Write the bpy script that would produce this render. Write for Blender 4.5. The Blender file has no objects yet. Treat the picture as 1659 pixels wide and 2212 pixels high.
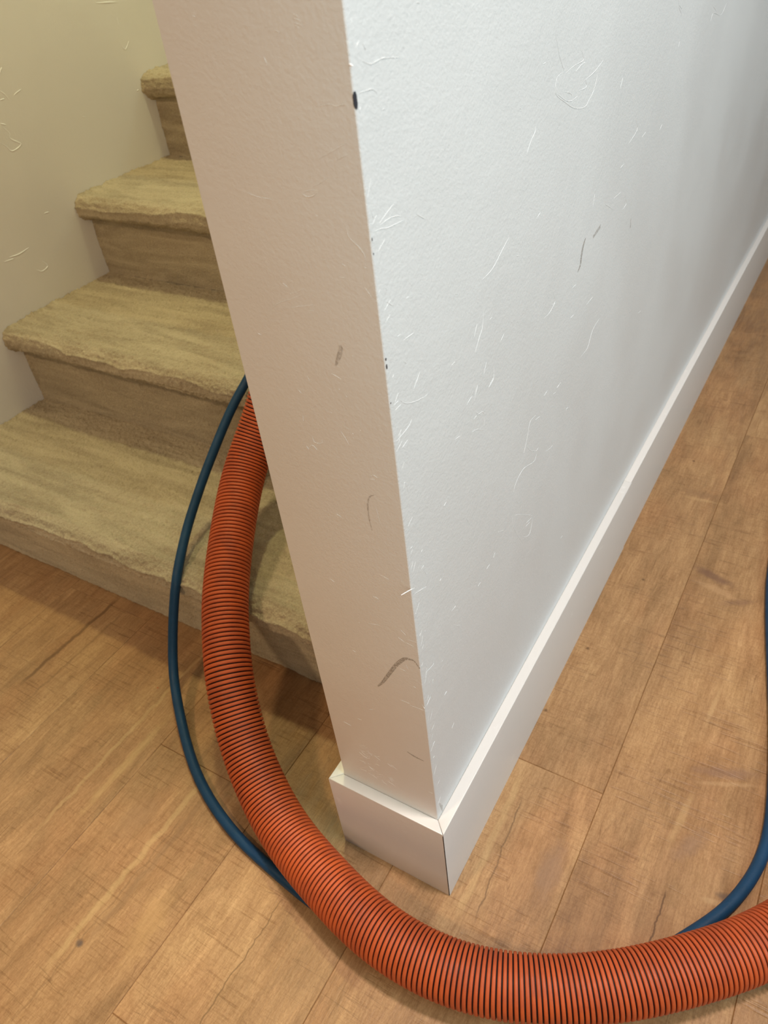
import bpy, bmesh, math, random
import numpy as np
from mathutils import Vector, Matrix

random.seed(7)
SC = bpy.context.scene

# ------------------------------------------------------------------ camera
CAM_R = [[0.856393104214275, 0.5057718698988365, -0.10385406430691271],
         [0.25573290190247794, -0.5902345380187981, -0.7656525798375976],
         [-0.4485437926652953, 0.6291406883571159, -0.6348152962181972]]
cam_data = bpy.data.cameras.new('camera')
cam = bpy.data.objects.new('camera', cam_data)
SC.collection.objects.link(cam)
rx, ry, rz = [Vector(v) for v in CAM_R]
cam.matrix_world = Matrix(((rx.x, -ry.x, -rz.x, 0.22118),
                           (rx.y, -ry.y, -rz.y, -0.33128),
                           (rx.z, -ry.z, -rz.z, 0.86882),
                           (0, 0, 0, 1)))
cam_data.sensor_fit = 'VERTICAL'
cam_data.sensor_height = 36.0
cam_data.lens = 1657.28 / 2212 * 36.0
cam_data.clip_start = 0.02
cam_data.dof.use_dof = True
cam_data.dof.focus_distance = 0.68
cam_data.dof.aperture_fstop = 13
SC.camera = cam

# ------------------------------------------------------------------ light
world = bpy.data.worlds.new('world')
SC.world = world
world.use_nodes = True
bg = world.node_tree.nodes['Background']
bg.inputs['Color'].default_value = (1.0, 0.62, 0.35, 1)
bg.inputs['Strength'].default_value = 0.05


def area(name, loc, target, size, power, color, size_y=None, shape='RECTANGLE'):
    d = bpy.data.lights.new(name, 'AREA')
    d.shape = shape
    d.size = size
    d.size_y = size_y or size
    d.energy = power
    d.color = color
    o = bpy.data.objects.new(name, d)
    SC.collection.objects.link(o)
    o.location = loc
    o.rotation_euler = (Vector(target) - Vector(loc)).to_track_quat('-Z', 'Y').to_euler()
    return o


# daylight from a window on the hallway side, followed by two added fill panels
area('window_daylight', (2.3, 0.05, 1.75), (0, 0.35, 0.75), 1.3, 32, (0.54, 0.84, 1.0), 1.3)
area('front_warm_fill', (1.5, -2.2, 1.7), (0, 0.1, 0.8), 1.2, 17, (1.0, 0.86, 0.70), 1.2)  # added warm fill from the front, tints and lifts the wall end
area('near_cool_fill', (1.1, -0.3, 2.0), (0, 0.1, 0.8), 0.6, 9, (0.72, 0.98, 1.0), 0.6)  # added cool fill, high and close to the corner, no real opening
# ceiling lamp over the stairs, then an added fill farther up
area('stair_ceiling_lamp', (-0.56, 0.80, 2.38), (-0.56, 0.80, 0), 0.14, 14.5, (1.0, 0.96, 0.50), shape='DISK')
area('upper_stair_fill', (-0.56, 2.20, 2.38), (-0.56, 2.20, 0), 0.14, 9.5, (0.75, 1.0, 0.90), shape='DISK')  # added unseen fill that softens the stairwell shade
# ceiling lamp over the hallway
area('hall_ceiling_lamp', (0.45, 0.10, 2.38), (0.45, 0.10, 0), 0.2, 36, (1.0, 0.86, 0.78), shape='DISK')
# ceiling lamp of the room in front of the stairs
area('room_ceiling_lamp', (-0.6, -1.5, 2.38), (-0.6, -1.5, 0), 0.3, 25, (1.0, 0.76, 0.50), shape='DISK')

vs = SC.view_settings
vs.view_transform = 'Standard'
vs.look = 'None'
vs.exposure = 0.0
vs.gamma = 1.0
vs.use_curve_mapping = False


# ------------------------------------------------------------------ helpers
def link(name, me, mats, parent=None, **props):
    o = bpy.data.objects.new(name, me)
    SC.collection.objects.link(o)
    for m in (mats if isinstance(mats, (list, tuple)) else [mats]):
        me.materials.append(m)
    if parent:
        o.parent = parent
    for k, v in props.items():
        o[k] = v
    return o


def mesh(name, verts, faces, smooth=False, mat_idx=None):
    me = bpy.data.meshes.new(name)
    me.from_pydata([tuple(v) for v in verts], [], faces)
    if smooth:
        me.polygons.foreach_set('use_smooth', [True] * len(me.polygons))
    if mat_idx is not None:
        me.polygons.foreach_set('material_index', mat_idx)
    me.update()
    return me


def grid_mesh(name, V, smooth=True, close_v=False):
    """V: numpy array (nu, nv, 3)"""
    nu, nv = V.shape[:2]
    me = bpy.data.meshes.new(name)
    idx = np.arange(nu * nv).reshape(nu, nv)
    if close_v:
        b = np.roll(idx, -1, axis=1)
        q = np.stack([idx[:-1], b[:-1], b[1:], idx[1:]], -1).reshape(-1, 4)
    else:
        q = np.stack([idx[:-1, :-1], idx[:-1, 1:], idx[1:, 1:], idx[1:, :-1]], -1).reshape(-1, 4)
    me.vertices.add(nu * nv)
    me.vertices.foreach_set('co', V.reshape(-1).astype(np.float32))
    n = len(q)
    me.loops.add(n * 4)
    me.loops.foreach_set('vertex_index', q.reshape(-1).astype(np.int32))
    me.polygons.add(n)
    me.polygons.foreach_set('loop_start', (np.arange(n) * 4).astype(np.int32))
    me.polygons.foreach_set('loop_total', np.full(n, 4, np.int32))
    if smooth:
        me.polygons.foreach_set('use_smooth', np.ones(n, bool))
    me.update(calc_edges=True)
    me.validate()
    return me


def _hash(i, j, k, seed):
    h = (i.astype(np.int64) * 374761393 + j.astype(np.int64) * 668265263 + k.astype(np.int64) * 2147483647 + seed * 144665) & 0xffffffff
    h = ((h ^ (h >> 13)) * 1274126177) & 0xffffffff
    h = h ^ (h >> 16)
    return (h & 0xffff) / 65535.0


def vnoise(x, y, z, seed=0):
    """smooth value noise in -1..1"""
    i, j, k = np.floor(x), np.floor(y), np.floor(z)
    fx, fy, fz = x - i, y - j, z - k
    fx, fy, fz = [f * f * (3 - 2 * f) for f in (fx, fy, fz)]
    r = 0
    for a in (0, 1):
        for b in (0, 1):
            for c in (0, 1):
                w = (fx if a else 1 - fx) * (fy if b else 1 - fy) * (fz if c else 1 - fz)
                r = r + w * _hash(i + a, j + b, k + c, seed)
    return r * 2 - 1


class NT:
    """small helper around a material's node tree"""

    def __init__(self, name, rough=0.5, color=(0.5, 0.5, 0.5, 1), spec=0.5):
        self.m = bpy.data.materials.new(name)
        self.m.use_nodes = True
        self.t = self.m.node_tree
        self.b = self.t.nodes['Principled BSDF']
        self.out = self.t.nodes['Material Output']
        self.b.inputs['Roughness'].default_value = rough
        self.b.inputs['Base Color'].default_value = color
        self.b.inputs['Specular IOR Level'].default_value = spec

    def n(self, kind, **kw):
        nd = self.t.nodes.new('ShaderNode' + kind)
        for k, v in kw.items():
            setattr(nd, k, v)
        return nd

    def l(self, a, b):
        self.t.links.new(a, b)

    def set(self, sock, v):
        if hasattr(v, 'is_linked') or hasattr(v, 'links'):
            self.l(v, sock)
        else:
            sock.default_value = v

    def math(self, op, a, b=0.0, c=0.0, clamp=False):
        nd = self.n('Math', operation=op, use_clamp=clamp)
        self.set(nd.inputs[0], a)
        self.set(nd.inputs[1], b)
        self.set(nd.inputs[2], c)
        return nd.outputs[0]

    def coords(self):
        return self.n('TexCoord').outputs['Object']

    def scaled(self, vec, s):
        nd = self.n('VectorMath', operation='MULTIPLY')
        self.l(vec, nd.inputs[0])
        nd.inputs[1].default_value = s
        return nd.outputs[0]

    def addv(self, a, b):
        nd = self.n('VectorMath', operation='ADD')
        self.set(nd.inputs[0], a)
        self.set(nd.inputs[1], b)
        return nd.outputs[0]

    def noise(self, vec, scale, detail=3, rough=0.5, dist=0.0):
        nd = self.n('TexNoise')
        self.l(vec, nd.inputs['Vector'])
        nd.inputs['Scale'].default_value = scale
        nd.inputs['Detail'].default_value = detail
        nd.inputs['Roughness'].default_value = rough
        nd.inputs['Distortion'].default_value = dist
        return nd.outputs['Fac']

    def smooth(self, v, lo, hi, a=0.0, b=1.0):
        nd = self.n('MapRange', interpolation_type='SMOOTHSTEP')
        self.set(nd.inputs['Value'], v)
        nd.inputs['From Min'].default_value = lo
        nd.inputs['From Max'].default_value = hi
        nd.inputs['To Min'].default_value = a
        nd.inputs['To Max'].default_value = b
        return nd.outputs['Result']

    def mix(self, f, a, b, mode='MIX'):
        nd = self.n('Mix', data_type='RGBA', blend_type=mode)
        self.set(nd.inputs['Factor'], f)
        self.set(nd.inputs['A'] if False else nd.inputs[6], a)
        self.set(nd.inputs[7], b)
        return nd.outputs[2]

    def ramp(self, v, stops):
        nd = self.n('ValToRGB')
        self.l(v, nd.inputs[0])
        e = nd.color_ramp.elements
        while len(e) < len(stops):
            e.new(0.5)
        for i, (p, c) in enumerate(stops):
            e[i].position = p
            e[i].color = (*c, 1)
        return nd.outputs[0]

    def bump(self, h, dist, strength=1.0, prev=None):
        nd = self.n('Bump')
        nd.inputs['Distance'].default_value = dist
        nd.inputs['Strength'].default_value = strength
        self.l(h, nd.inputs['Height'])
        if prev is not None:
            self.l(prev, nd.inputs['Normal'])
        return nd.outputs[0]

    def color(self, c):
        self.set(self.b.inputs['Base Color'], c)

    def normal(self, nrm):
        self.l(nrm, self.b.inputs['Normal'])


# ------------------------------------------------------------------ materials
def wall_paint(name, base):
    t = NT(name, rough=0.42, spec=0.45)
    co = t.coords()
    blotch = t.noise(co, 5.0, 3, 0.55)
    dark = tuple(c * 0.97 for c in base)
    t.color(t.mix(t.smooth(blotch, 0.35, 0.65), (*dark, 1), (*base, 1)))
    fine = t.noise(co, 430, 3, 0.6, 0.4)
    mid = t.noise(co, 190, 3, 0.5, 0.4)
    trowel = t.noise(t.addv(co, (3.1, 1.7, 0.3)), 14, 4, 0.55, 0.6)
    n1 = t.bump(t.smooth(trowel, 0.40, 0.75), 0.0010, 0.15)
    n2 = t.bump(mid, 0.0008, 0.20, n1)
    n3 = t.bump(fine, 0.0005, 0.42, n2)
    t.normal(n3)
    t.set(t.b.inputs['Roughness'], t.smooth(blotch, 0.3, 0.7, 0.38, 0.5))
    return t.m


M_WALL = wall_paint('wall_paint', (0.83, 0.82, 0.805))
M_STAIRWALL = wall_paint('stair_wall_paint', (0.80, 0.775, 0.75))


def trim_paint():
    t = NT('trim_paint', rough=0.34, spec=0.5)
    co = t.coords()
    spots = t.noise(co, 55, 2, 0.5)
    t.color(t.mix(t.smooth(spots, 0.68, 0.76), (0.73, 0.685, 0.645, 1), (0.775, 0.735, 0.695, 1)))
    t.normal(t.bump(t.noise(t.scaled(co, (1, 0.3, 1)), 160, 3), 0.0006, 0.35))
    return t.m


M_TRIM = trim_paint()


def floor_mat():
    t = NT('oak_plank', rough=0.42, spec=0.4)
    co = t.coords()
    at = t.n('Attribute', attribute_name='tone')
    tone = at.outputs['Fac']
    comb = t.n('CombineXYZ')
    t.l(t.math('MULTIPLY', tone, 3.7), comb.inputs[0])
    t.l(t.math('MULTIPLY', tone, 11.3), comb.inputs[1])
    t.l(t.math('MULTIPLY', tone, 23.0), comb.inputs[2])
    pc = t.addv(co, comb.outputs[0])
    sep = t.n('SeparateXYZ')
    t.l(co, sep.inputs[0])
    X, Y = sep.outputs[0], sep.outputs[1]
    # broad streaks along the boards, finer fibres, cathedral figure
    broad = t.noise(t.scaled(pc, (1, 0.16, 1)), 17, 4, 0.55, 1.1)
    figure = t.noise(t.scaled(pc, (1, 0.30, 1)), 34, 5, 0.6, 2.2)
    fibre = t.noise(t.scaled(pc, (1, 0.07, 1)), 330, 4, 0.65, 0.2)
    blot = t.noise(pc, 9, 3, 0.5, 0.8)
    v = t.math('ADD', t.math('MULTIPLY', broad, 0.50), t.math('MULTIPLY', figure, 0.30))
    v = t.math('ADD', v, t.math('MULTIPLY', blot, 0.20))
    col = t.ramp(v, [(0.32, (0.249, 0.137, 0.061)), (0.43, (0.323, 0.183, 0.081)),
                     (0.52, (0.383, 0.217, 0.097)), (0.61, (0.447, 0.264, 0.119)), (0.74, (0.516, 0.324, 0.155))])
    speck = t.noise(t.scaled(pc, (1, 0.45, 1)), 620, 4, 0.7, 0.3)
    col = t.mix(t.smooth(speck, 0.40, 0.60, 0.0, 0.42), t.mix(1.0, col, (1.10, 1.10, 1.12, 1), 'MULTIPLY'), t.mix(1.0, col, (0.72, 0.66, 0.60, 1), 'MULTIPLY'))
    hatch = t.noise(t.scaled(t.addv(pc, (3, 1, 0)), (0.14, 1, 1)), 520, 2, 0.5, 0.1)
    col = t.mix(t.math('MULTIPLY', t.smooth(hatch, 0.50, 0.66, 0.0, 0.32), t.smooth(t.noise(t.addv(pc, (8, 8, 1)), 16, 2), 0.38, 0.55)), col, t.mix(1.0, col, (0.66, 0.58, 0.50, 1), 'MULTIPLY'))
    warm = t.smooth(t.noise(t.scaled(pc, (1, .45, 1)), 12, 2), 0.45, 0.62)
    col = t.mix(t.math('MULTIPLY', warm, 0.45), col, t.mix(1.0, col, (0.97, 0.86, 0.82, 1), 'MULTIPLY'))
    col = t.mix(t.smooth(fibre, 0.42, 0.62, 0.0, 0.38), col, t.mix(1.0, col, (0.66, 0.58, 0.50, 1), 'MULTIPLY'))
    col = t.mix(t.smooth(tone, 0, 1, 0.0, 0.35), col, t.mix(1.0, col, (0.82, 0.78, 0.74, 1), 'MULTIPLY'))
    # light flames and thin dark lines running with the grain
    flame = t.noise(t.scaled(t.addv(pc, (4, 4, 2)), (1, 0.10, 1)), 46, 5, 0.6, 0.9)
    col = t.mix(t.smooth(flame, 0.56, 0.70, 0.0, 0.45), col, t.mix(1.0, col, (1.32, 1.38, 1.45, 1), 'MULTIPLY'))
    line = t.noise(t.scaled(t.addv(pc, (9, 4, 7)), (1, 0.06, 1)), 38, 3, 0.55, 0.8)
    linem = t.math('MULTIPLY', t.smooth(t.math('ABSOLUTE', t.math('SUBTRACT', line, 0.5)), 0.0, 0.010, 1, 0),
                   t.smooth(t.noise(t.addv(pc, (6, 1, 4)), 10, 2), 0.50, 0.62))
    col = t.mix(t.math('MULTIPLY', linem, 0.40), col, t.mix(1.0, col, (0.50, 0.42, 0.36, 1), 'MULTIPLY'))
    # transverse saw marks in patches
    patch = t.smooth(t.noise(t.addv(pc, (5, 2, 0)), 11, 3, 0.6), 0.44, 0.60)
    saw = t.noise(t.scaled(t.addv(pc, (0, 0, 2)), (0.055, 1, 1)), 260, 2, 0.5, 0.15)
    sawm = t.math('MULTIPLY', t.smooth(saw, 0.56, 0.68), patch)
    col = t.mix(t.math('MULTIPLY', sawm, 0.34), col, t.mix(1.0, col, (0.50, 0.40, 0.30, 1), 'MULTIPLY'))
    crossl = t.noise(t.scaled(t.addv(pc, (1, 7, 2)), (0.035, 1, 1)), 75, 2, 0.5, 0.0)
    crossm = t.math('MULTIPLY', t.smooth(t.math('ABSOLUTE', t.math('SUBTRACT', crossl, 0.5)), 0.0, 0.008, 1, 0),
                    t.smooth(t.noise(t.addv(co, (2, 9, 4)), 14, 2), 0.46, 0.58))
    col = t.mix(t.math('MULTIPLY', crossm, 0.45), col, (0.17, 0.085, 0.032, 1))
    # knots, cracks and mineral streaks
    warp = t.math('MULTIPLY', t.math('SUBTRACT', t.noise(co, 60, 3, 0.6), 0.5), 1.1)

    def blob(x, y, sx, sy, ang, colr, amt):
        nonlocal col
        c, s = math.cos(ang), math.sin(ang)
        dx = t.math('SUBTRACT', X, x)
        dy = t.math('SUBTRACT', Y, y)
        u = t.math('DIVIDE', t.math('ADD', t.math('MULTIPLY', dx, c), t.math('MULTIPLY', dy, s)), sx)
        w = t.math('DIVIDE', t.math('SUBTRACT', t.math('MULTIPLY', dy, c), t.math('MULTIPLY', dx, s)), sy)
        r = t.math('SQRT', t.math('ADD', t.math('MULTIPLY', u, u), t.math('MULTIPLY', w, w)))
        r = t.math('ADD', r, warp)
        col = t.mix(t.smooth(r, 0.25, 1.15, amt, 0.0), col, (*colr, 1))

    def streak(pts, width, colr, amt):
        """a thin line following the grain: x drifts from pts[0] to pts[1]"""
        nonlocal col
        (x0, y0), (x1, y1) = pts
        f = t.math('DIVIDE', t.math('SUBTRACT', Y, y0), y1 - y0)
        xc = t.math('ADD', x0, t.math('MULTIPLY', f, x1 - x0))
        wob = t.math('MULTIPLY', t.math('SUBTRACT', t.noise(t.scaled(co, (0.2, 1, 1)), 44, 4), 0.5), 0.012)
        d = t.math('ABSOLUTE', t.math('ADD', t.math('SUBTRACT', X, xc), wob))
        ends = t.math('MULTIPLY', t.smooth(f, 0.0, 0.15), t.smooth(f, 0.85, 1.0, 1, 0))
        m = t.math('MULTIPLY', t.smooth(d, width * 0.25, width, amt, 0.0), ends)
        col = t.mix(m, col, (*colr, 1))

    blob(0.150, 0.600, 0.040, 0.011, -0.35, (0.17, 0.085, 0.05), 0.75)
    blob(0.165, 0.572, 0.045, 0.008, -0.25, (0.50, 0.29, 0.14), 0.45)
    blob(0.195, 0.560, 0.03, 0.008, 0.5, (0.20, 0.10, 0.055), 0.5)
    blob(0.272, 0.124, 0.012, 0.006, 0.2, (0.13, 0.08, 0.05), 0.85)
    blob(0.262, 0.113, 0.016, 0.004, 0.15, (0.52, 0.34, 0.17), 0.4)
    blob(0.240, 0.272, 0.045, 0.010, 0.35, (0.22, 0.12, 0.075), 0.6)
    blob(0.245, 0.258, 0.045, 0.004, 0.40, (0.49, 0.30, 0.15), 0.35)
    blob(0.225, 0.165, 0.012, 0.030, -0.45, (0.26, 0.15, 0.09), 0.5)
    blob(0.208, 0.190, 0.006, 0.045, -0.1, (0.54, 0.34, 0.155), 0.35)
    blob(0.205, 0.360, 0.004, 0.040, -0.05, (0.52, 0.33, 0.155), 0.35)
    blob(0.090, 0.790, 0.035, 0.012, 0.0, (0.23, 0.125, 0.06), 0.45)
    blob(0.095, 0.775, 0.035, 0.005, 0.05, (0.50, 0.31, 0.14), 0.4)
    blob(-0.326, -0.249, 0.0055, 0.0045, 0.0, (0.10, 0.065, 0.05), 0.9)
    blob(-0.375, -0.110, 0.022, 0.040, -0.2, (0.30, 0.165, 0.08), 0.45)
    blob(-0.272, -0.195, 0.02, 0.05, 0.1, (0.55, 0.32, 0.13), 0.35)
    blob(0.098, 0.065, 0.016, 0.045, 0.05, (0.28, 0.165, 0.10), 0.5)
    blob(-0.445, -0.060, 0.008, 0.10, 0.0, (0.55, 0.36, 0.15), 0.35)
    for (x, y) in ((0.030, 0.385), (0.016, 0.262), (0.055, 0.88), (0.06, 0.55)):
        blob(x, y, 0.0034, 0.0034, 0, (0.14, 0.07, 0.03), 0.85)
    blob(-0.495, 0.053, 0.0022, 0.0022, 0, (0.45, 0.05, 0.01), 0.9)
    streak([(0.214, 0.035), (0.216, 0.105)], 0.0014, (0.12, 0.055, 0.02), 0.9)
    streak([(-0.330, -0.36), (-0.322, -0.06)], 0.0018, (0.20, 0.105, 0.045), 0.42)
    streak([(-0.340, -0.30), (-0.332, 0.0)], 0.0060, (0.66, 0.45, 0.20), 0.28)
    streak([(-0.318, -0.25), (-0.312, 0.0)], 0.0060, (0.24, 0.13, 0.06), 0.5)
    streak([(0.048, -0.03), (0.036, 0.14)], 0.0014, (0.17, 0.09, 0.038), 0.7)
    streak([(0.030, -0.04), (0.024, 0.17)], 0.0060, (0.62, 0.42, 0.19), 0.25)
    streak([(-0.694, -0.05), (-0.686, 0.17)], 0.0050, (0.15, 0.075, 0.03), 0.75)
    streak([(-0.660, -0.09), (-0.655, 0.16)], 0.0030, (0.22, 0.12, 0.05), 0.5)
    streak([(-0.154, -0.30), (-0.152, -0.09)], 0.0012, (0.17, 0.09, 0.035), 0.75)
    streak([(-0.480, -0.20), (-0.475, 0.16)], 0.0040, (0.64, 0.44, 0.20), 0.25)
    t.color(col)
    n1 = t.bump(t.noise(t.scaled(pc, (1, 0.12, 1)), 420, 4, 0.65), 0.0010, 0.35)
    n2 = t.bump(t.math('SUBTRACT', 1.0, sawm), 0.0005, 0.6, n1)
    t.normal(n2)
    t.set(t.b.inputs['Roughness'], t.smooth(figure, 0.3, 0.7, 0.38, 0.55))
    return t.m


M_FLOOR = floor_mat()


def carpet_mat():
    t = NT('beige_carpet', rough=0.95, spec=0.15)
    co = t.coords()
    tuft = t.noise(co, 420, 4, 0.7)
    swirl = t.noise(t.scaled(co, (0.28, 2.0, 1.8)), 20, 5, 0.6, 0.8)
    big = t.noise(co, 7, 3, 0.5)
    v = t.math('ADD', t.math('MULTIPLY', tuft, 0.45), t.math('MULTIPLY', swirl, 0.55))
    col = t.ramp(v, [(0.30, (0.225, 0.170, 0.104)), (0.45, (0.352, 0.280, 0.180)),
                     (0.56, (0.465, 0.378, 0.248)), (0.72, (0.55, 0.470, 0.315))])
    col = t.mix(t.smooth(big, 0.4, 0.65, 0, 0.35), col, t.mix(1.0, col, (0.86, 0.80, 0.76, 1), 'MULTIPLY'))
    t.color(col)
    vor = t.n('TexVoronoi')
    t.l(co, vor.inputs['Vector'])
    vor.inputs['Scale'].default_value = 330
    n1 = t.bump(vor.outputs['Distance'], 0.0022, 0.5)
    n2 = t.bump(t.noise(co, 1400, 3, 0.7), 0.0008, 0.6, n1)
    t.normal(n2)
    t.b.inputs['Sheen Weight'].default_value = 0.35
    t.b.inputs['Sheen Roughness'].default_value = 0.6
    t.b.inputs['Sheen Tint'].default_value = (0.9, 0.8, 0.6, 1)
    return t.m


M_CARPET = carpet_mat()


def rubber(name, c, c2, rough, spec=0.4, sc=40):
    t = NT(name, rough=rough, spec=spec)
    co = t.coords()
    f = t.smooth(t.noise(co, sc, 4, 0.6), 0.35, 0.68)
    t.color(t.mix(f, (*c, 1), (*c2, 1)))
    t.normal(t.bump(t.noise(co, 500, 3), 0.0005, 0.4))
    t.set(t.b.inputs['Roughness'], t.smooth(t.noise(co, 90, 3), 0.3, 0.7, rough - 0.06, rough + 0.10))
    return t.m


M_RIB = rubber('orange_plastic', (0.48, 0.083, 0.018), (0.38, 0.066, 0.018), 0.52)
M_GROOVE = rubber('black_hose_wall', (0.010, 0.0025, 0.002), (0.018, 0.004, 0.003), 0.6, 0.25)
M_BLUE = rubber('blue_rubber', (0.007, 0.044, 0.104), (0.006, 0.038, 0.088), 0.5, 0.3)


def scuff(name, c, a, sc):
    t = NT(name, rough=0.6, spec=0.2, color=(*c, 1))
    co = t.coords()
    f = t.smooth(t.noise(co, sc, 4, 0.7), 0.30, 0.62, 0, a)
    tr = t.n('BsdfTransparent')
    mx = t.n('MixShader')
    t.l(f, mx.inputs[0])
    t.l(tr.outputs[0], mx.inputs[1])
    t.l(t.b.outputs[0], mx.inputs[2])
    t.l(mx.outputs[0], t.out.inputs[0])
    return t.m


M_SCUFF = scuff('grey_scuff', (0.27, 0.215, 0.165), 0.5, 700)
M_SCUFF_FAINT = scuff('faint_scuff', (0.33, 0.27, 0.215), 0.35, 500)
M_CHIP = NT('bare_metal_chip', rough=0.5, color=(0.035, 0.035, 0.045, 1)).m
M_SEAM = NT('caulk_gap', rough=0.8, color=(0.05, 0.035, 0.025, 1)).m

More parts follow.
